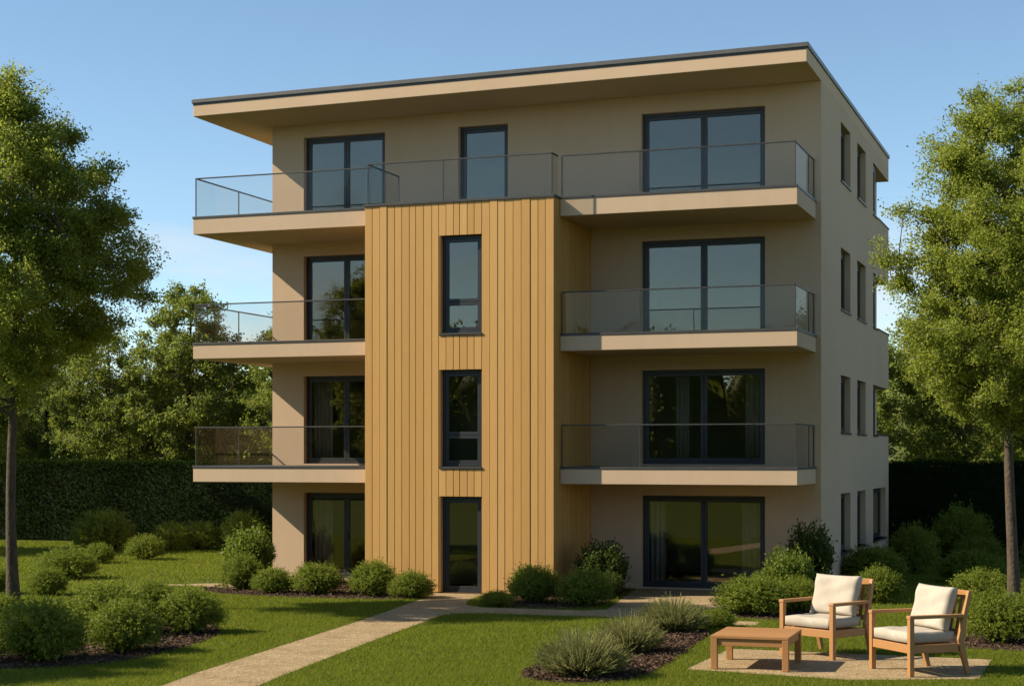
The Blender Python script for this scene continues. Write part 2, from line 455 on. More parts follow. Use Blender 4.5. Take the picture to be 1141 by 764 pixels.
YB = 3.6   # how far the left balconies wrap round the side of the house
for i, (z0, z1) in enumerate(SLAB):
    zt = z1-.055
    # left
    mb = MB(); mb.box(XSL, XTL-.005, -O, -.002, z0, zt); mb.box(XSL, XW-.002, -.002, YB, z0, zt)
    lo = mb.build('balcony', M['plaster'], bld, .008)
    mb = MB(); mb.box(XSL-.015, XTL-.025, -O-.015, -.003, zt, z1); mb.box(XSL-.015, XW-.003, -.003, YB+.015, zt, z1)
    mb.build('edge_trim', M['trim'], lo, .004)
    e = .05
    xend = XTL-.03
    rail_run(lo, (XSL+e, -O+e), (xend, -O+e), z1, (), (True, i < 2))
    rail_run(lo, (XSL+e, -O+e), (XSL+e, YB-e), z1, (.36, .68), (False, True))
    rail_run(lo, (XSL+e, YB-e), (XW-.01, YB-e), z1, (), (False, False))
    # right
    mb = MB(); mb.box(XTR+.005+.01, XSR, -O, -.002, z0, zt)
    ro = mb.build('balcony', M['plaster'], bld, .008)
    mb = MB(); mb.box(XTR+.025, XSR+.015, -O-.015, -.003, zt, z1); mb.build('edge_trim', M['trim'], ro, .004)
    rail_run(ro, (XTR+.04, -O+e), (XSR-e, -O+e), z1, (.345,), (True, True))
    rail_run(ro, (XSR-e, -O+e), (XSR-e, -.02), z1, (.72,), (False, True))
rail_run(bay, (XTL+.06, -Q+.04), (XTR-.06, -Q+.04), ZT, (.42,), (True, True))
rail_run(bay, (XTR-.06, -Q+.04), (XTR-.06, -O+.06), ZT, (), (False, False))
rail_run(bay, (XTL+.06, -Q+.04), (XTL+.06, -1.0), ZT, (.55,), (False, True))

# plinth: a slim splash band at the foot of the walls
for x0, x1 in ((XW-.004, DL[0]-.02), (DR[1]+.02, .003), (XTR+.02, DR[0]-.02)):
    mb = MB(); mb.box(x0, x1, -.006, -.001, 0, .14); mb.build('plinth', M['soffit'], bld)

# curtains inside
def curtain(x0, x1, z0, z1, label, y=.42):
    n = int((x1-x0)/.012)+2; v = []; f = []
    ph = random.uniform(0, 6)
    for k in range(n):
        x = x0+(x1-x0)*k/(n-1); yy = y+.035*math.sin(ph+x*52)+.012*math.sin(x*23)
        v += [(x, yy, z0), (x, yy+.008*math.sin(x*31), z1)]
    for k in range(n-1): f.append((2*k, 2*k+2, 2*k+3, 2*k+1))
    me = bpy.data.meshes.new('curtain'); me.from_pydata(v, [], f); me.update()
    o = link('curtain', me, M['curtain'], None, smooth=True)
    so = o.modifiers.new('thick', 'SOLIDIFY'); so.thickness = .004
    tag(o, label, 'curtain', 'pale curtains behind the glass doors')
curtain(DR[0]+.12, DR[0]+.50, .06, 2.3, 'pale curtain at left edge of the right ground floor glass doors')
curtain(DR[1]-.62, DR[1]-.10, .06, 2.3, 'wide pale curtain at right edge of the right ground floor glass doors')
curtain(DL[0]+.12, DL[0]+.62, .06, 2.3, 'pale curtain in the ground floor glass door left of the timber bay')
curtain(DL[0]+.12, DL[0]+.62, 2.95, 5.25, 'pale curtain in the first floor glass door left of the timber bay')
curtain(DR[0]+.75, DR[0]+1.05, 2.95, 5.25, 'narrow pale curtain in the left leaf of the right first floor glass door')
curtain(DR[1]-.55, DR[1]-.12, 2.95, 5.25, 'pale curtain at right edge of the right first floor glass door')

# ------------------------------------------------------------------ ground, paths, beds
mb = MB(); mb.v = [(-400, -300, 0), (400, -300, 0), (400, 500, 0), (-400, 500, 0)]; mb.f = [(0, 1, 2, 3)]
g = mb.build('ground', M['lawn']); g['kind'] = 'structure'

PATH = [(-8.45, -2.66), (-8.2, -3.6), (-8.0, -4.6), (-7.3, -9.1), (-6.33, -16.93), (-5.95, -19.0), (-5.6, -21), (-5.0, -26),
        (-3.6, -26), (-4.35, -21), (-4.62, -19.0), (-4.98, -17.0), (-5.6, -12.6), (-6.2, -7.75), (-6.05, -7.3), (-5.5, -7.08), (-2.75, -7.0), (-2.2, -6.6), (-1.5, -5.4), (-1.0, -3.6), (-1.05, .14),
        (-4.35, .14), (-4.2, -1.0), (-3.7, -4.2), (-3.5, -5.45), (-3.9, -5.8), (-6.1, -5.85), (-6.6, -5.4), (-6.95, -4.3), (-7.15, -2.66)]
PATIO = [(.27, -14.2), (.34, -11.4), (4.45, -11.5), (4.42, -13.9), (2.71, -14.6)]
LEFTP = [(-13.2, -3.3), (-13.4, -2.3), (-14.5, -1.9), (-15.6, -2.7), (-15.3, -3.05), (-14.4, -2.95)]
STUB = [(-.9, -7.7), (-.8, -6.9), (-.05, -6.9), (.0, -7.6)]
poly_sheet('gravel_path', [PATH], .006, M['gravel'], 'structure')
poly_sheet('side_path', [LEFTP], .006, M['gravel'], 'structure')
poly_sheet('patio', [PATIO], .006, M['gravel'], 'structure')
poly_sheet('stepping_path', [STUB], .006, M['gravel'], 'structure')
BEDS = [smooth_poly([(-14.3, -3.0), (-13.6, -.1), (-10.3, -.1), (-10.25, -2.7), (-8.5, -2.75), (-8.15, -4.4), (-9.0, -4.95), (-11.5, -5.0), (-13.3, -4.6)], 1),
        smooth_poly([(-6.3, -5.75), (-7.0, -2.75), (-5.6, -2.7), (-5.5, -.1), (-4.4, -.1), (-4.3, -1.6), (-3.75, -4.8), (-4.2, -5.6)], 1),
        smooth_poly([(-1.9, -15.9), (-1.95, -13.9), (-2.1, -10.2), (-1.4, -8.6), (-.5, -8.6), (-.3, -11.4), (.0, -15.5), (-.8, -16.4)], 2),
        smooth_poly([(-12.0, -16.5), (-12.0, -12.5), (-12.9, -9.0), (-12.4, -7.5), (-9.0, -11.4), (-8.3, -13.0), (-7.9, -15.9), (-8.5, -17.2), (-10, -18.0)], 2),
        smooth_poly([(-1.1, -6.3), (-.9, -3.0), (-.9, -.1), (1.0, .0), (1.6, -3.0), (1.0, -6.6)], 1),
        smooth_poly([(3.5, -10.4), (3.4, -8.6), (3.9, -2.0), (6.5, -1.0), (7.5, -9.8)], 2)]
poly_sheet('planting_bed', BEDS, .003, M['mulch'], 'structure')
# bark chips
cs = []
for poly, dens in zip(BEDS, (260, 260, 900, 500, 300, 300)):
    P = np.array(poly); lo, hi = P.min(0), P.max(0)
    n = int((hi-lo).prod()*dens); x = rng.uniform(lo[0], hi[0], n); y = rng.uniform(lo[1], hi[1], n)
    k = inside(poly, x, y); cs.append(np.stack([x[k], y[k], rng.uniform(.008, .045, k.sum())], 1))
cs = np.concatenate(cs); n = len(cs)
v, f = leaf_arrays(cs, rng.normal(size=(n, 3))*[1, 1, .35], rng.normal(size=(n, 3))*[.5, .5, 1]+[0, 0, .6], rng.uniform(.03, .085, n), rng.uniform(.018, .04, n))
o = link('bark_mulch_chips', np_mesh('bark_mulch_chips', v, f, M['chips'])); tag(o, 'loose brown bark chips covering the planting beds', None, None, 'stuff')

# grass blades
def lawn_pts(x0, x1, y0, y1, dens, skip=None):
    n = int((x1-x0)*(y1-y0)*dens); x = rng.uniform(x0, x1, n); y = rng.uniform(y0, y1, n)
    xj = x+rng.normal(0, .025, n); yj = y+rng.normal(0, .025, n)
    bad = np.zeros(n, bool)
    for p in [PATH, PATIO, LEFTP, STUB]+BEDS: bad |= inside(p, xj, yj)
    bad |= (x > XW-.05) & (x < .05) & (y > -.05) & (y < B+.05)
    bad |= (x > XTL) & (x < XTR) & (y > -Q-.02) & (y < 0)
    if skip: bad |= (x > skip[0]) & (x < skip[1]) & (y > skip[2]) & (y < skip[3])
    return np.stack([x[~bad], y[~bad]], 1)
def blades(xy, h, w):
    n = len(xy); a = rng.uniform(0, 2*np.pi, n); hh = h*rng.uniform(.55, 1.25, n); ww = w*rng.uniform(.7, 1.3, n)
    base = np.concatenate([xy, np.full((n, 1), .0)], 1)
    s = np.stack([np.cos(a), np.sin(a), 0*a], 1)*ww[:, None]/2
    b = rng.uniform(0, 2*np.pi, n); le = hh*rng.uniform(.3, 1.25, n)
    tip = base+np.stack([np.cos(b)*le, np.sin(b)*le, hh], 1)
    return np.stack([base-s, base+s, tip], 1).reshape(-1, 3)
reg = (-14, 8.5, -23, -3)
V = np.concatenate([blades(lawn_pts(-14, 8.5, -23, -14, 1500), .045, .009), blades(lawn_pts(-14, 8.5, -14, -3, 950), .05, .011),
                    blades(lawn_pts(-34, 16, -20, 13.5, 200, reg), .065, .022)])
o = link('lawn_grass', np_mesh('lawn_grass', V, np.arange(len(V)).reshape(-1, 3), M['grass'])); tag(o, 'short green lawn grass', None, None, 'stuff')

# ------------------------------------------------------------------ trees
def make_tree(seed, trunk_h, prof, n_clump, per, leaf, tr, mat, clump_r=.45, lean=(0, 0), nl=22):
    """prof: list of (z, radius) describing the crown's outline. returns trunk mesh, crown mesh"""
    r = np.random.default_rng(seed); random.seed(seed)
    zs = np.array([p[0] for p in prof]); rs = np.array([p[1] for p in prof])
    H = zs[-1]
    zc = r.uniform(zs[0], H, 4000); wgt = np.interp(zc, zs, rs)**1.5; zc = r.choice(zc, n_clump, p=wgt/wgt.sum())
    th = r.uniform(0, 2*np.pi, n_clump); Rm = np.interp(zc, zs, rs)
    lob = 1+.14*np.sin(3*th+zc*1.3+seed)+.10*np.sin(5*th-zc*2.1)
    rad = np.maximum(Rm*lob-clump_r*.55, .05)*np.sqrt(r.uniform(.12, 1.0, n_clump))
    cx = lean[0]*zc/H+rad*np.cos(th); cy = lean[1]*zc/H+rad*np.sin(th)
    C = np.stack([cx, cy, zc+r.normal(0, .12, n_clump)], 1)
    mb = MB()
    tp = [(lean[0]*t+.06*math.sin(t*7+seed), lean[1]*t+.06*math.cos(t*5+seed), H*.93*t) for t in np.linspace(0, 1, 14)]
    trad = [tr*(1.35 if k == 0 else 1.08 if k == 1 else 1-.1*0)*max(.09, (1-k/13.5)**.8) for k in range(14)]
    tp[0] = (tp[0][0], tp[0][1], -.05)
    mb.tube(tp, trad, 10)
    limbs = []
    order = r.permutation(n_clump)[:nl]
    for i in order:
        e = C[i]; hz = max(trunk_h*r.uniform(.88, 1.02), min(e[2]-.45*math.hypot(e[0], e[1])-.3, H*.85))
        t = hz/(H*.93); a = np.array([lean[0]*t, lean[1]*t, hz]); m = a*.45+e*.55+np.array([0, 0, -.18*np.linalg.norm(e-a)*.5])+r.normal(0, .1, 3)
        L = [a, a*.7+m*.3+r.normal(0, .03, 3), m, m*.5+e*.5+r.normal(0, .06, 3), e]
        r0 = tr*.42*max(.3, 1-hz/H)
        mb.tube(L, [r0*1.1, r0*.8, r0*.55, r0*.32, .008], 6); limbs.append(L)
    LP = np.concatenate([np.array(L[1:]) for L in limbs])
    for i in range(n_clump):
        d = np.linalg.norm(LP-C[i], axis=1)+np.maximum(0, LP[:, 2]-C[i][2])*1.5; p = LP[d.argmin()]
        if np.linalg.norm(p-C[i]) < .15: continue
        m = (p+C[i])/2+r.normal(0, .06, 3)
        mb.tube([p, m, C[i]], [.018, .012, .005], 4)
    tm = mb.mesh('trunk'); tm.polygons.foreach_set('use_smooth', [True]*len(tm.polygons)); tm.materials.append(M['bark'])
    # leaves: ragged sprays hanging about each clump
    n = n_clump*per
    ci = np.repeat(np.arange(n_clump), per)
    cr = clump_r*r.uniform(.6, 1.35, n_clump)
    ns = 9; sp = unit(r.normal(size=(n_clump, ns, 3))*[1, 1, .55]+[0, 0, .1])*cr[:, None, None]*r.uniform(.35, 1.15, (n_clump, ns, 1))
    sp = sp + 0.0
    si = r.integers(0, ns, n); u = r.uniform(.1, 1.0, n)**.7
    pos = C[ci]+sp[ci, si]*u[:, None]+r.normal(0, .075, (n, 3))*(.5+cr[ci]*1.1)[:, None]
    out = unit(pos-np.array([0, 0, zs.mean()*.8]))
    d = unit(sp[ci, si]+r.normal(0, .35, (n, 3))+[0, 0, -.12]); nn = r.normal(size=(n, 3))*.8+out*.5+[0, 0, .6]
    v, f = leaf_arrays(pos, d, nn, leaf*r.uniform(.7, 1.35, n), leaf*.55*r.uniform(.7, 1.3, n))
    return tm, np_mesh('crown', v, f, mat)

def put_tree(name, meshes, loc, rz, s, label, group=None):
    t = empty(name, loc, rz); t.scale = s if isinstance(s, tuple) else (s, s, s)
    tag(t, label, 'tree', group)
    link('trunk', meshes[0], None, t); link('crown', meshes[1], None, t)
    return t

profL = [(4.3, .3), (4.8, 1.2), (5.5, 2.2), (6.4, 2.65), (7.4, 2.55), (8.6, 2.15), (9.3, 1.6), (10.0, .9), (10.6, .2)]
profR = [(3.7, .5), (4.1, 1.5), (4.6, 2.1), (5.2, 2.3), (5.9, 2.25), (6.7, 2.12), (7.6, 2.05), (8.4, 1.85), (9.1, 1.5), (9.9, 1.0), (10.35, .2)]
put_tree('tree', make_tree(3, 3.9, profL, 400, 600, .066, .122, M['tree_leaf'], .5, (.7, -1.1), nl=26), (-15.1, -9.2, 0), 0, 1.0,
         'tall leafy tree with bare trunk at the left edge of the lawn')
put_tree('tree', make_tree(8, 3.7, profR, 420, 600, .062, .118, M['tree_leaf'], .45, nl=24), (4.4, -4.85, 0), 0, 1.0,
         'tall sunlit tree with slim trunk right of the house')
profB = [(2.2, .6), (3.0, 2.0), (4.5, 2.7), (6.5, 2.8), (8.0, 2.3), (9.2, 1.4), (10.1, .3)]
bgA = make_tree(21, 2.3, profB, 190, 220, .13, .17, M['bg_leaf'], .62, nl=14)
profC = [(1.4, 1.0), (2.5, 2.6), (4.5, 3.3), (6.5, 3.1), (8.2, 2.3), (9.4, 1.2), (10.2, .3)]
bgB = make_tree(34, 1.6, profC, 220, 220, .13, .2, M['bg_leaf'], .7, nl=14)
TG = 'trees beyond the hedge'
for X, Y, m, rz, s, lab in [
    (-27.6, 19.0, bgA, .4, 1.0, 'pale green round tree beyond the hedge, between the big tree and the house'),
    (-24.0, 22.5, bgB, 2.0, (.95, .95, 1.03), 'bright tree beyond the hedge, seen through the left balcony glass'),
    (-35.5, 21.0, bgB, 1.1, .95, 'leafy tree beyond the hedge, directly behind the crown of the big left tree'),
    (-31.5, 25.0, bgB, 4.0, .82, 'shorter tree further back beyond the hedge, left of the forked tree'),
    (-40.5, 17.5, bgA, 3.0, 1.05, 'tree beyond the hedge at the far left edge'),
    (-20.5, 27.0, bgA, 5.2, .8, 'low dark tree beyond the hedge, half hidden by the left end of the house'),
    (1.5, 24.0, bgB, .7, 1.05, 'dark tree beyond the hedge, right at the back corner of the house'),
    (-31.0, 18.6, bgB, 5.0, .82, 'small full tree just beyond the hedge, right of the big left tree'),
    (-22.2, 18.2, bgA, 2.6, .82, 'small tree just beyond the hedge, under the left balconies'),
    (6.2, 25.8, bgB, 2.9, .95, 'dark tree beyond the hedge, behind the trunk of the sunlit tree'),
    (10.8, 27.6, bgA, 4.4, 1.0, 'dark tree beyond the hedge at the far right edge'),
    (-30.5, 8.6, bgA, 1.9, 1.06, 'tree on the near side of the hedge at the left edge, trunk outside the photo'),
    (-19.8, -21.6, bgA, .6, 1.0, 'tree standing outside the left edge of the photo, shading the foreground lawn'),
    (-36.0, 4.0, bgB, 3.3, 1.1, 'wide tree standing on the lawn outside the left edge, shading the back lawn'),
    (-3.6, 21.6, bgB, 5.5, .85, 'dark tree behind the house, its crown edge peeping out at the right rear corner')]:
    put_tree('tree', m, (X, Y, 0), rz, s, lab, TG)

# far wood, on the horizon on every side (also what the panes mirror)
def wood(name, spots, n_leaf, leaf, label):
    r = np.random.default_rng(77); P = []; D = []
    for (x, y, rad, h) in spots:
        k = n_leaf; th = r.uniform(0, 2*np.pi, k); z = r.uniform(0, 1, k)
        rr = rad*np.sqrt(np.clip(1-(z*1.02-.25)**2/.6, .02, 1))*(1+.15*np.sin(5*th+x)+.12*np.sin(3*th+9*z))*np.sqrt(r.uniform(.55, 1.05, k))
        P.append(np.stack([x+rr*np.cos(th), y+rr*np.sin(th), z*h*(1+.08*np.sin(4*th))], 1)); D.append(np.stack([np.cos(th), np.sin(th), 0*th+.5], 1))
    BVt = []; BF = []; nb = 0
    for (x, y, rad, h) in spots:                       # dense inside of each crown
        nu, nv = 20, 10
        tt, zz = np.meshgrid(np.linspace(0, 2*np.pi, nu, endpoint=False), np.linspace(0, 1, nv), indexing='ij')
        rr = .88*rad*np.sqrt(np.clip(1-(zz*1.02-.25)**2/.6, .0, 1))*(1+.15*np.sin(5*tt+x)+.12*np.sin(3*tt+9*zz))*(1+r.normal(0, .05, tt.shape))
        BVt.append(np.stack([x+rr*np.cos(tt), y+rr*np.sin(tt), zz*h*.97], -1).reshape(-1, 3))
        i, j = np.meshgrid(np.arange(nu), np.arange(nv-1), indexing='ij'); i2 = (i+1) % nu
        BF.append(np.stack([i*nv+j, i2*nv+j, i2*nv+j+1, i*nv+j+1], -1).reshape(-1, 4)+nb); nb += nu*nv
    P = np.concatenate(P); D = np.concatenate(D); n = len(P)
    v, f = leaf_arrays(P, r.normal(size=(n, 3)), D+r.normal(0, .6, (n, 3)), leaf*r.uniform(.6, 1.4, n), leaf*.6*r.uniform(.6, 1.4, n))
    o = link(name, np_mesh(name, np.concatenate([v, *BVt]), np.concatenate([f, *[b+len(v) for b in BF]]), M['bg_leaf'])); tag(o, label, None, None, 'stuff')
sp = []
for k in range(34):
    sp.append((-75+k*3.2+random.uniform(-1.5, 1.5), 38+random.uniform(-3, 6), random.uniform(3, 4.5), random.uniform(6.5, 9.0)))
for k in range(24):
    sp.append((-95+k*6+random.uniform(-2, 2), -82+random.uniform(-6, 6), random.uniform(5, 6.5), random.uniform(11, 14)))
wood('far_wood', sp, 3600, .36, 'dark green wood closing the view behind the garden')

# ------------------------------------------------------------------ hedge
def hedge(name, x0, x1, y0, y1, h, dens, label):
    root = empty(name, ((x0+x1)/2, (y0+y1)/2, 0)); tag(root, label, 'hedge')
    cx, cy = root.location.x, root.location.y
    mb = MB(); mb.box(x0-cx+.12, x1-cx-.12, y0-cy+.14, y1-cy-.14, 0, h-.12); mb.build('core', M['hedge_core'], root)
    P = []; N = []
    r = np.random.default_rng(9)
    def face(n, fx, nrm):
        p = fx(r.uniform(0, 1, n), r.uniform(0, 1, n)); P.append(p+r.normal(0, .05, (n, 3))); N.append(np.tile(nrm, (n, 1)))
    w = x1-x0; d = y1-y0
    face(int(w*h*dens), lambda a, b: np.stack([x0-cx+a*w, y0-cy+.06+.05*np.sin(a*w*1.7)+0*a, b*h], 1), (0, -1, .3))
    face(int(w*h*dens*.35), lambda a, b: np.stack([x0-cx+a*w, y1-cy-.06+0*a, b*h], 1), (0, 1, .3))
    face(int(w*d*dens), lambda a, b: np.stack([x0-cx+a*w, y0-cy+b*d, h-.05+.03*np.sin(a*w*2.3)+0*a], 1), (0, 0, 1))
    face(int(d*h*dens), lambda a, b: np.stack([x0-cx+.06+0*a, y0-cy+a*d, b*h], 1), (-1, 0, .3))
    face(int(d*h*dens), lambda a, b: np.stack([x1-cx-.06+0*a, y0-cy+a*d, b*h], 1), (1, 0, .3))
    P = np.concatenate(P); N = np.concatenate(N); n = len(P)
    v, f = leaf_arrays(P, r.normal(size=(n, 3))+N*.35, N*1.3+r.normal(0, .5, (n, 3)), .075*r.uniform(.6, 1.4, n), .045*r.uniform(.6, 1.4, n))
    link('foliage', np_mesh('foliage', v, f, M['hedge_leaf']), None, root)
hedge('hedge', -46, 24, 14.2, 15.6, 2.92, 720, 'long tall dark green clipped hedge closing the garden at the back')

# ------------------------------------------------------------------ bushes
def bush_mesh(seed, mat, n_sh, per, leaf=.052, spiky=.5, asp=.8, wid=.34):
    """about 1 m wide, standing on z=0, rounded"""
    r = np.random.default_rng(seed)
    d = unit(r.normal(size=(n_sh, 3))); d[:, 2] = np.abs(d[:, 2])*1.15-.42; d = unit(d)
    th = np.arctan2(d[:, 1], d[:, 0]); ph = d[:, 2]
    Rr = .5*(1+.06*np.sin(3*th+seed)+.05*np.sin(5*th-4*ph+seed*2)+.04*np.sin(9*ph+2*th))*r.uniform(.88, 1.08, n_sh)
    u = r.uniform(0, 1, (n_sh, per))**.6*.68+.36
    base = np.array([0, 0, .36])
    bend = r.normal(0, .10, (n_sh, 1, 3))
    pos = base*[1, 1, asp]+d[:, None]*np.array([1, 1, asp])*(Rr[:, None]*u)[..., None]+bend*(u**2)[..., None]*.5+r.normal(0, .012, (n_sh, per, 3))
    mk = (r.uniform(0, 1, (n_sh, per, 1)) < .45)
    dd = d[:, None]*spiky*np.where(mk, 1.7, .1)+r.normal(0, .55, (n_sh, per, 3))+[0, 0, .22]
    P = pos.reshape(-1, 3); D = dd.reshape(-1, 3); n = len(P)
    P[:, 2] = np.maximum(P[:, 2], .01)
    v, f = leaf_arrays(P, D, r.normal(size=(n, 3))*.5+np.repeat(d, per, 0)*1.2, leaf*r.uniform(.7, 1.4, n), leaf*wid*r.uniform(.7, 1.4, n))
    # inner twigs' foliage that closes the middle
    k = 1500; q = unit(r.normal(size=(k, 3)))*r.uniform(.1, .36, (k, 1))*[1, 1, asp]+base*[1, 1, asp]; q[:, 2] = np.maximum(q[:, 2], .01)
    v2, f2 = leaf_arrays(q, r.normal(size=(k, 3)), r.normal(size=(k, 3)), np.full(k, .11), np.full(k, .07))
    return np_mesh('bush', np.concatenate([v, v2]), np.concatenate([f, f2+len(v)]), mat)

BV = [bush_mesh(40+i, M['bush_leaf'], 1500, 15, .044, .7, .86) for i in range(4)]
DV = [bush_mesh(60+i, M['dark_leaf'], 1300, 14, .05, .55, .9, .4) for i in range(2)]

def loose_mesh(seed, mat, n_st, per, leaf=.075):
    """upright open shrub about 1 m wide and 1.2 m tall"""
    r = np.random.default_rng(seed); P = []; D = []
    for k in range(n_st):
        a = r.uniform(0, 2*np.pi); sp = r.uniform(0, 1)**.6; h = r.uniform(.55, 1.0)*(1.22-.42*sp**2)
        t = r.uniform(.18, 1, per)
        x = np.cos(a)*(.10+.40*sp*t**.8)+r.normal(0, .02)
        y = np.sin(a)*(.10+.40*sp*t**.8)+r.normal(0, .02)
        P.append(np.stack([x+0*t, y+0*t, h*t], 1)+r.normal(0, .035, (per, 3))); D.append(r.normal(0, .6, (per, 3))+[np.cos(a)*.4, np.sin(a)*.4, .55])
    P = np.concatenate(P); D = np.concatenate(D); n = len(P); P[:, 2] = np.maximum(P[:, 2], .01)
    v, f = leaf_arrays(P, D, r.normal(size=(n, 3))+[0, 0, .5], leaf*r.uniform(.6, 1.4, n), leaf*.45*r.uniform(.7, 1.3, n))
    return np_mesh('shrub', v, f, mat)
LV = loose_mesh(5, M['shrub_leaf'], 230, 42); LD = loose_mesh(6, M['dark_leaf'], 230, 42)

def lav_mesh(seed, n):
    r = np.random.default_rng(seed); V = []
    a = r.uniform(0, 2*np.pi, n); sp = np.sqrt(r.uniform(0, 1, n)); L = r.uniform(.42, .72, n)*(1-.18*sp)
    b = np.stack([np.cos(a)*.14*sp, np.sin(a)*.14*sp, 0*a], 1)+r.normal(0, .02, (n, 3))*[1, 1, 0]
    out = np.stack([np.cos(a), np.sin(a), 0*a], 1)
    el = 1.45-sp*.98+r.normal(0, .10, n)
    d = out*np.cos(el)[:, None]+np.array([0, 0, 1])*np.sin(el)[:, None]+r.normal(0, .07, (n, 3))
    tip = b+d*L[:, None]; mid = b+d*(L*.55)[:, None]+[0, 0, .012]
    s = unit(np.cross(d, r.normal(size=(n, 3))))
    w = r.uniform(.003, .006, n)[:, None]
    v = np.stack([b-s*w, b+s*w, mid+s*w*1.2, tip+s*w*.5, tip-s*w*.5, mid-s*w*1.2], 1).reshape(-1, 3)
    i = np.arange(n)[:, None]*6; f1 = np.concatenate([i, i+1, i+2, i+5], 1); f2 = np.concatenate([i+5, i+2, i+3, i+4], 1)
    f = np.concatenate([f1, f2])
    # small narrow leaves on the stems
    k = n*7; j = r.integers(0, n, k); t = r.uniform(.25, 1.0, k)[:, None]
    p = b[j]*(1-t)+tip[j]*t+r.normal(0, .006, (k, 3))
    v2, f2 = leaf_arrays(p, d[j]+r.normal(0, .45, (k, 3)), r.normal(size=(k, 3)), r.uniform(.03, .06, k), r.uniform(.006, .011, k))
    return np_mesh('lavender', np.concatenate([v, v2]), np.concatenate([f, f2+len(v)]), M['lav_leaf'])
LAV = [lav_mesh(s, 2400) for s in (1, 2)]

def plant(name, me, x, y, w, h, label, cat='bush', group=None, nat=(1.0, .78)):
    o = link(name, me)
    o.location = (x, y, 0); o.rotation_euler = (0, 0, random.uniform(0, 6.28))
    o.scale = (w/nat[0], w/nat[0], h/nat[1])
    tag(o, label, cat, group)
    return o
GA = 'clipped round bushes'
k = 0
for x, y, w, h, dk, lab in [
    (-9.35, -16.5, 1.45, .98, 0, 'large round bush in the bottom left corner of the photo'),
    (-8.78, -15.05, 1.22, .88, 0, 'round bush in the left bed, in front of the tallest one of that bed'),
    (-10.45, -12.9, 1.5, .95, 0, 'wide bush at the back of the left bed, right of the big tree trunk'),
    (-9.25, -12.2, 1.2, .84, 0, 'round bush at the right end of the left bed, nearest the path'),
    (-11.6, -9.6, 1.05, .72, 0, 'small bush peeping out behind the bushes of the left bed'),
    (-16.45, -6.2, .95, .64, 0, 'small low bush on the lawn just right of the big left trunk'),
    (-17.7, -6.3, .75, .62, 0, 'small bush at the left frame edge, behind the big left trunk'),
    (-13.2, -12.2, .9, .6, 0, 'low bush at the left frame edge, at the foot of the big trunk'),
    (-18.9, -1.8, 1.55, .82, 0, 'wide round bush in mid lawn on the left, alone in the light'),
    (-25.0, 9.2, 2.1, 1.38, 0, 'biggest dark bush in front of the left hedge'),
    (-21.6, 3.7, .95, .6, 0, 'small dark bush in front of the biggest dark bush by the left hedge'),
    (-21.2, 5.6, 1.2, .78, 0, 'dark bush second from left in the row under the left hedge'),
    (-23.0, 10.0, 1.35, .95, 0, 'dark bush in the middle of the row close against the left hedge'),
    (-22.3, 10.8, 1.45, .98, 0, 'dark round bush against the left hedge, next to last towards the house'),
    (-21.0, 11.2, 1.6, 1.3, 0, 'tall dark bush against the left hedge, nearest the house'),
    (-13.05, -3.3, 1.06, .86, 0, 'round bush at the left front corner of the house, below the loose shrub'),
    (-11.9, -3.98, .98, .6, 0, 'smaller low bush below the left wall strip of the house'),
    (-10.85, -3.85, 1.2, .72, 0, 'round bush in front of the ground floor glass door left of the timber bay'),
    (-9.42, -3.85, 1.14, .8, 0, 'taller round bush against the left half of the timber bay'),
    (-8.35, -4.2, 1.02, .62, 0, 'low round bush just left of the front door'),
    (-5.88, -5.45, .74, .34, 0, 'very small flat bush right of the front door beside the path'),
    (-5.45, -4.35, 1.16, .84, 0, 'round bush against the right corner of the timber bay'),
    (-4.18, -4.7, 1.2, .78, 0, 'round bush in front of the dark shrub, left of the right glass doors'),
    (-.45, -5.5, 1.5, .82, 0, 'broad bush right of the ground floor doors, behind the coffee table'),
    (.25, -4.6, 1.05, .72, 0, 'bush partly behind the back of the left armchair'),
    (.75, 3.4, 1.7, .95, 0, 'dark bush along the right side wall under the windows'),
    (1.5, -1.9, 1.05, .78, 0, 'low dark bush in shade between the two armchairs, by the side wall'),
    (1.3, 7.2, 1.35, 1.35, 0, 'tall dark bush by the rear end of the right side wall'),
    (2.1, 12.6, 1.8, 1.7, 0, 'tallest dark bush in front of the right hedge'),
    (2.8, 10.6, 1.5, .85, 0, 'dark bush in front of the tallest one by the right hedge'),
    (3.0, 4.5, 1.75, .82, 0, 'wide dark bush in shade left of the slim right trunk'),
    (3.7, -2.4, 1.4, .82, 0, 'bush half in sun at the foot of the slim right trunk'),
    (4.45, -8.9, 1.25, .9, 0, 'big sunlit round bush behind the right armchair'),
    (4.9, -1.0, 1.0, .75, 0, 'bush at the right frame edge beyond the slim trunk'),
    (4.6, 9.2, 1.3, 1.15, 0, 'dark bush in deep shade at the right frame edge near the hedge')]:
    plant('bush', (DV if dk else BV)[k % (2 if dk else 4)], x, y, w*.95, h, lab, 'bush', GA, (1.05, .80)); k += 1
GB = 'loose upright shrubs by the house'
plant('shrub', LV, -13.85, -1.5, 1.3, 1.45, 'loose bright green shrub against the left corner of the house', 'shrub', GB, (1.0, 1.15))
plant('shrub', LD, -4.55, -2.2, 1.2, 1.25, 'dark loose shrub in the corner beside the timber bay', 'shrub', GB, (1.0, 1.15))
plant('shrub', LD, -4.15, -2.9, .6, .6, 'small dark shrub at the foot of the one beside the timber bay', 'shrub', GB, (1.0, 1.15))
plant('shrub', LV, -.35, -2.3, 1.1, 1.2, 'yellow green loose shrub right of the ground floor glass doors', 'shrub', GB, (1.0, 1.15))
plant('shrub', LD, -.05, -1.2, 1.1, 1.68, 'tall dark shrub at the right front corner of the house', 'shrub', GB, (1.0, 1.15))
GC = 'grey green lavender clumps'
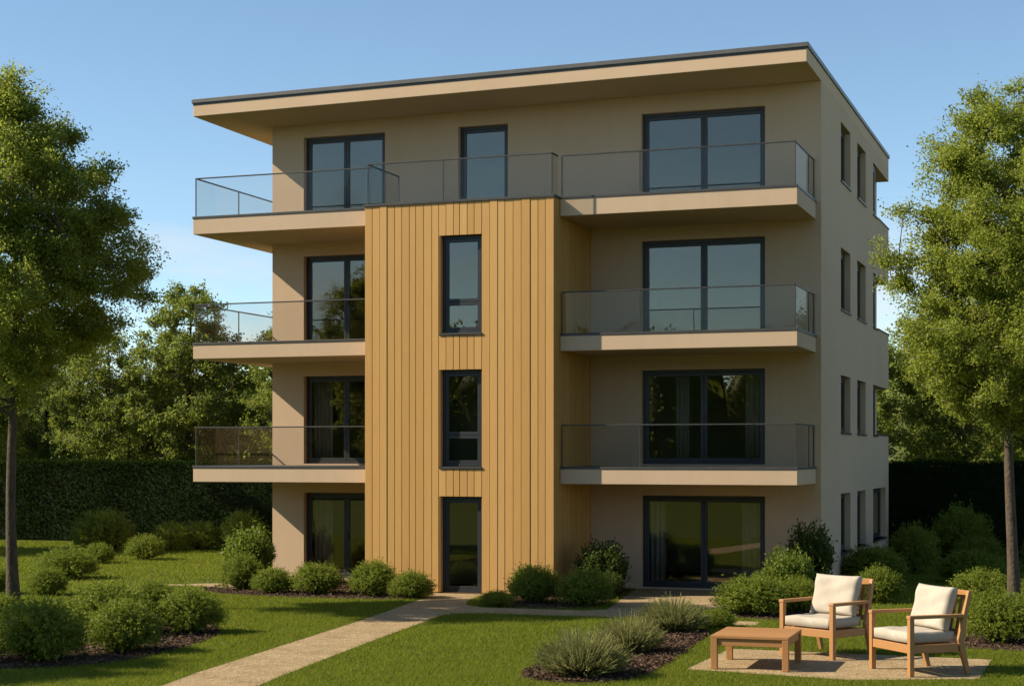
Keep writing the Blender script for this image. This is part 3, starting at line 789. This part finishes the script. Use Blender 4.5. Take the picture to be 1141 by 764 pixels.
plant('lavender', LAV[0], -.95, -15.4, 1.22, .72, 'largest grey green lavender clump, front of the bed on the lawn', 'lavender', GC, (1.05, .68))
plant('lavender', LAV[1], -1.1, -12.4, 1.05, .62, 'middle lavender clump of the three on the lawn', 'lavender', GC, (1.05, .68))
plant('lavender', LAV[0], -1.2, -9.15, 1.12, .66, 'rear lavender clump on the lawn, nearest the glass doors', 'lavender', GC, (1.05, .68))
plant('bush', BV[2], -.62, -8.2, .75, .36, 'low green cushion plant at the edge of the lawn, beside the rear lavender', 'bush', GA, (1.05, .80))

# ------------------------------------------------------------------ furniture
def cushion_mesh(name, w, d, t, seed, rim, wk, n=22):
    """flat box cushion lying in xy, bulging; w along x, d along y, t thick, centred"""
    r = np.random.default_rng(seed); a = r.uniform(0, 6, 6)
    bm = bmesh.new(); top = []; bot = []
    for i in range(n+1):
        tr = []; br = []
        for j in range(n+1):
            u = -1+2*i/n; v = -1+2*j/n
            pu = math.sin(u*math.pi/2)*.35+u*.65; pv = math.sin(v*math.pi/2)*.35+v*.65
            x = pu*w/2*(1-.035*(1-pv*pv)); y = pv*d/2*(1-.035*(1-pu*pu))
            e = max(0, (1-abs(pu)**5)*(1-abs(pv)**5))**.4
            wr = wk*(.012*math.sin(a[0]+pu*5+pv*3)*e+.006*math.sin(a[1]+pv*9-pu*4)*e+.010*math.sin(a[2]+(pu*pv)*6)*e)
            z = t*(rim+(.5-rim)*e)
            tr.append(bm.verts.new((x, y, z+wr))); br.append(bm.verts.new((x, y, -z+wr*.5)))
        top.append(tr); bot.append(br)
    for i in range(n):
        for j in range(n):
            bm.faces.new((top[i][j], top[i+1][j], top[i+1][j+1], top[i][j+1]))
            bm.faces.new((bot[i][j], bot[i][j+1], bot[i+1][j+1], bot[i+1][j]))
    for i in range(n):
        for s in (0, n):
            bm.faces.new((top[i][s], bot[i][s], bot[i+1][s], top[i+1][s]) if s == 0 else (top[i+1][s], bot[i+1][s], bot[i][s], top[i][s]))
            bm.faces.new((top[s][i+1], bot[s][i+1], bot[s][i], top[s][i]) if s == 0 else (top[s][i], bot[s][i], bot[s][i+1], top[s][i+1]))
    bmesh.ops.recalc_face_normals(bm, faces=bm.faces[:])
    me = bpy.data.meshes.new(name); bm.to_mesh(me); bm.free()
    me.polygons.foreach_set('use_smooth', [True]*len(me.polygons)); me.materials.append(M['cushion'])
    return me

def armchair(loc, rz, label):
    """front looks along local -y; legs' front centre at the origin side"""
    t = empty('armchair', loc, rz); tag(t, label, 'armchair', 'teak armchairs on the patio')
    W, Dp, AH, BH = 1.06, .92, .87, 1.20
    x = W/2-.035; yf = -Dp/2+.035; yr = Dp/2-.06; lg = .075
    for s in (-1, 1):
        mb = MB(); mb.box(s*x-lg/2, s*x+lg/2, yf-lg/2, yf+lg/2, 0, AH-.052); mb.build('leg', M['teak'], t, .006)
        # raked rear leg that runs on as back post
        mb = MB()
        def q(z, y0, y1): return [(s*x-.032, y0, z), (s*x+.032, y0, z), (s*x+.032, y1, z), (s*x-.032, y1, z)]
        mb.hexa(q(0, yr+.10, yr+.165), q(.50, yr-.05, yr+.045)); 
        mb.v[4:8] = q(.50, yr-.05, yr+.045)
        mb.hexa(q(.5005, yr-.05, yr+.045), q(BH, yr+.13, yr+.185))
        mb.build('rear_leg', M['teak'], t, .006)
        mb = MB(); mb.box(s*x-.05, s*x+.05, yf-.045, yr+.03, AH-.05, AH); mb.build('armrest', M['teak'], t, .01)
        mb = MB(); mb.box(s*x-.02, s*x+.02, yf+lg/2, yr-.04, .33, .45); mb.build('side_rail', M['teak'], t, .006)
    mb = MB(); mb.box(-x+lg/2, x-lg/2, yf-.022, yf+.022, .33, .45); mb.box(-x+.03, x-.03, yr-.03, yr+.01, .33, .43)
    for k in range(7):
        yy = yf+.1+k*(yr-yf-.18)/6; mb.box(-x+.02, x-.02, yy-.03, yy+.03, .415, .44)
    mb.build('seat_frame', M['teak'], t, .005)
    mb = MB(); 
    mb.bar((-x+.03, yr+.15, BH-.05), (x-.03, yr+.15, BH-.05), .045, .10)
    mb.bar((-x+.03, yr+.03, .60), (x-.03, yr+.03, .60), .04, .08)
    for k in range(6):
        xx = -x+.14+k*(2*x-.28)/5; mb.bar((xx, yr+.04, .63), (xx, yr+.14, BH-.08), .06, .02, up=(0, 1, 0))
    mb.build('backrest', M['teak'], t, .005)
    c = link('seat_cushion', cushion_mesh('seat_cushion', W-.19, Dp-.13, .17, 3, .40, .35), None, t); c.location = (0, -.045, .545)
    c = link('back_cushion', cushion_mesh('back_cushion', W-.20, .64, .21, 7, .2, .8), None, t)
    c.location = (0, yr-.115, .93); c.rotation_euler = (R(74), 0, 0)
    return t
def chair_at(fr, face, label):
    """fr: floor point of the front leg on the sitter's left-hand picture right side; face: unit facing vector"""
    f = Vector((*face, 0)).normalized(); rz = math.atan2(f.x, -f.y)        # local -y -> f
    side = Vector((math.cos(rz), math.sin(rz), 0))                          # local +x
    c = Vector((*fr, 0)) - side*(1.06/2-.035) - f*(.92/2-.035)
    return armchair((c.x, c.y, .006), rz, label)
chair_at((2.14, -12.38), (-.50, -.87), 'left teak armchair with cream cushions, behind the low table')
chair_at((3.49, -14.0), (-.77, -.64), 'right teak armchair with cream cushions, nearer and turned towards the table')

t = empty('coffee_table', (1.17, -13.42, .006), R(1.5)); tag(t, 'low square slatted teak table on the gravel patio', 'coffee table')
hx, hy, H = .575, .66, .50
for sx in (-1, 1):
    for sy in (-1, 1):
        mb = MB(); mb.box(sx*(hx-.05)-.047, sx*(hx-.05)+.047, sy*(hy-.05)-.047, sy*(hy-.05)+.047, 0, H-.045); mb.build('leg', M['teak'], t, .006)
mb = MB()
for s in (-1, 1):
    mb.box(-hx+.1, hx-.1, s*(hy-.05)-.02, s*(hy-.05)+.02, H-.15, H-.047)
    mb.box(s*(hx-.05)-.02, s*(hx-.05)+.02, -hy+.1, hy-.1, H-.15, H-.047)
mb.build('apron', M['teak'], t, .004)
mb = MB()
for k in range(8):
    w = 2*hy/8; y = -hy+w*k; mb.box(-hx, hx, y+.004, y+w-.004, H-.043, H)
mb.build('tabletop', M['teak'], t, .006)

# ------------------------------------------------------------------ light, sky, camera
AZ = 248.0; EL = 36.0
sx, sy, sz = math.sin(R(AZ))*math.cos(R(EL)), math.cos(R(AZ))*math.cos(R(EL)), math.sin(R(EL))
L = bpy.data.lights.new('sun', 'SUN'); L.energy = 5.0; L.angle = R(.55); L.color = (1.0, .885, .69)
lo = bpy.data.objects.new('sun', L); col.objects.link(lo)
lo.rotation_euler = Vector((sx, sy, sz)).to_track_quat('Z', 'Y').to_euler(); lo.location = (-40, -30, 40)

w = bpy.data.worlds.new('World'); sc.world = w; w.use_nodes = True
nt = w.node_tree; bg = nt.nodes['Background']
sky = nt.nodes.new('ShaderNodeTexSky'); sky.sky_type = 'NISHITA'; sky.sun_disc = False
sky.sun_elevation = R(EL); sky.sun_rotation = R(AZ); sky.altitude = 400; sky.air_density = .78; sky.dust_density = .05; sky.ozone_density = 1.3
tc = nt.nodes.new('ShaderNodeTexCoord'); mp = nt.nodes.new('ShaderNodeMapping'); mp.inputs['Scale'].default_value = (2.2, 2.2, 9)
nz = nt.nodes.new('ShaderNodeTexNoise'); nz.inputs['Scale'].default_value = 2.6; nz.inputs['Detail'].default_value = 7; nz.inputs['Roughness'].default_value = .6
rp = nt.nodes.new('ShaderNodeValToRGB'); rp.color_ramp.elements[0].position = .43; rp.color_ramp.elements[1].position = .66
sp_ = nt.nodes.new('ShaderNodeSeparateXYZ'); mr = nt.nodes.new('ShaderNodeMapRange'); mr.inputs[1].default_value = .17; mr.inputs[2].default_value = .09
ml = nt.nodes.new('ShaderNodeMath'); ml.operation = 'MULTIPLY'; m2 = nt.nodes.new('ShaderNodeMath'); m2.operation = 'MULTIPLY'; m2.inputs[1].default_value = .55
mx = nt.nodes.new('ShaderNodeMix'); mx.data_type = 'RGBA'; mx.inputs[7].default_value = (5.2, 4.6, 4.4, 1)
K = nt.links.new
K(tc.outputs['Generated'], mp.inputs['Vector']); K(mp.outputs['Vector'], nz.inputs['Vector']); K(nz.outputs['Fac'], rp.inputs['Fac'])
K(tc.outputs['Generated'], sp_.inputs[0]); K(sp_.outputs['Z'], mr.inputs[0]); K(rp.outputs['Color'], ml.inputs[0]); K(mr.outputs[0], ml.inputs[1])
K(ml.outputs[0], m2.inputs[0]); K(m2.outputs[0], mx.inputs[0]); tn = nt.nodes.new('ShaderNodeMix'); tn.data_type = 'RGBA'; tn.blend_type = 'MULTIPLY'; tn.inputs[0].default_value = 1; tn.inputs[7].default_value = (.90, .945, .885, 1)
K(sky.outputs['Color'], tn.inputs[6]); K(tn.outputs[2], mx.inputs[6]); K(mx.outputs[2], bg.inputs['Color'])
bg.inputs['Strength'].default_value = .115

cam = bpy.data.cameras.new('camera'); co = bpy.data.objects.new('camera', cam); col.objects.link(co)
co.location = (6.075, -38.268, 3.157); co.rotation_euler = (R(90), 0, R(19.508))
cam.sensor_width = 36; cam.lens = 1861.184/1141*36; cam.shift_y = (506.748-382)/1141
cam.clip_start = .1; cam.clip_end = 2000
sc.camera = co

sc.view_settings.view_transform = 'Standard'; sc.view_settings.look = 'None'; sc.view_settings.gamma = 1.0; sc.view_settings.use_curve_mapping = False
sc.view_settings.exposure = 0.75
sc.render.engine = 'CYCLES'
sc.cycles.max_bounces = 8; sc.cycles.transparent_max_bounces = 24; sc.cycles.use_denoising = True
sc.cycles.sample_clamp_indirect = 6
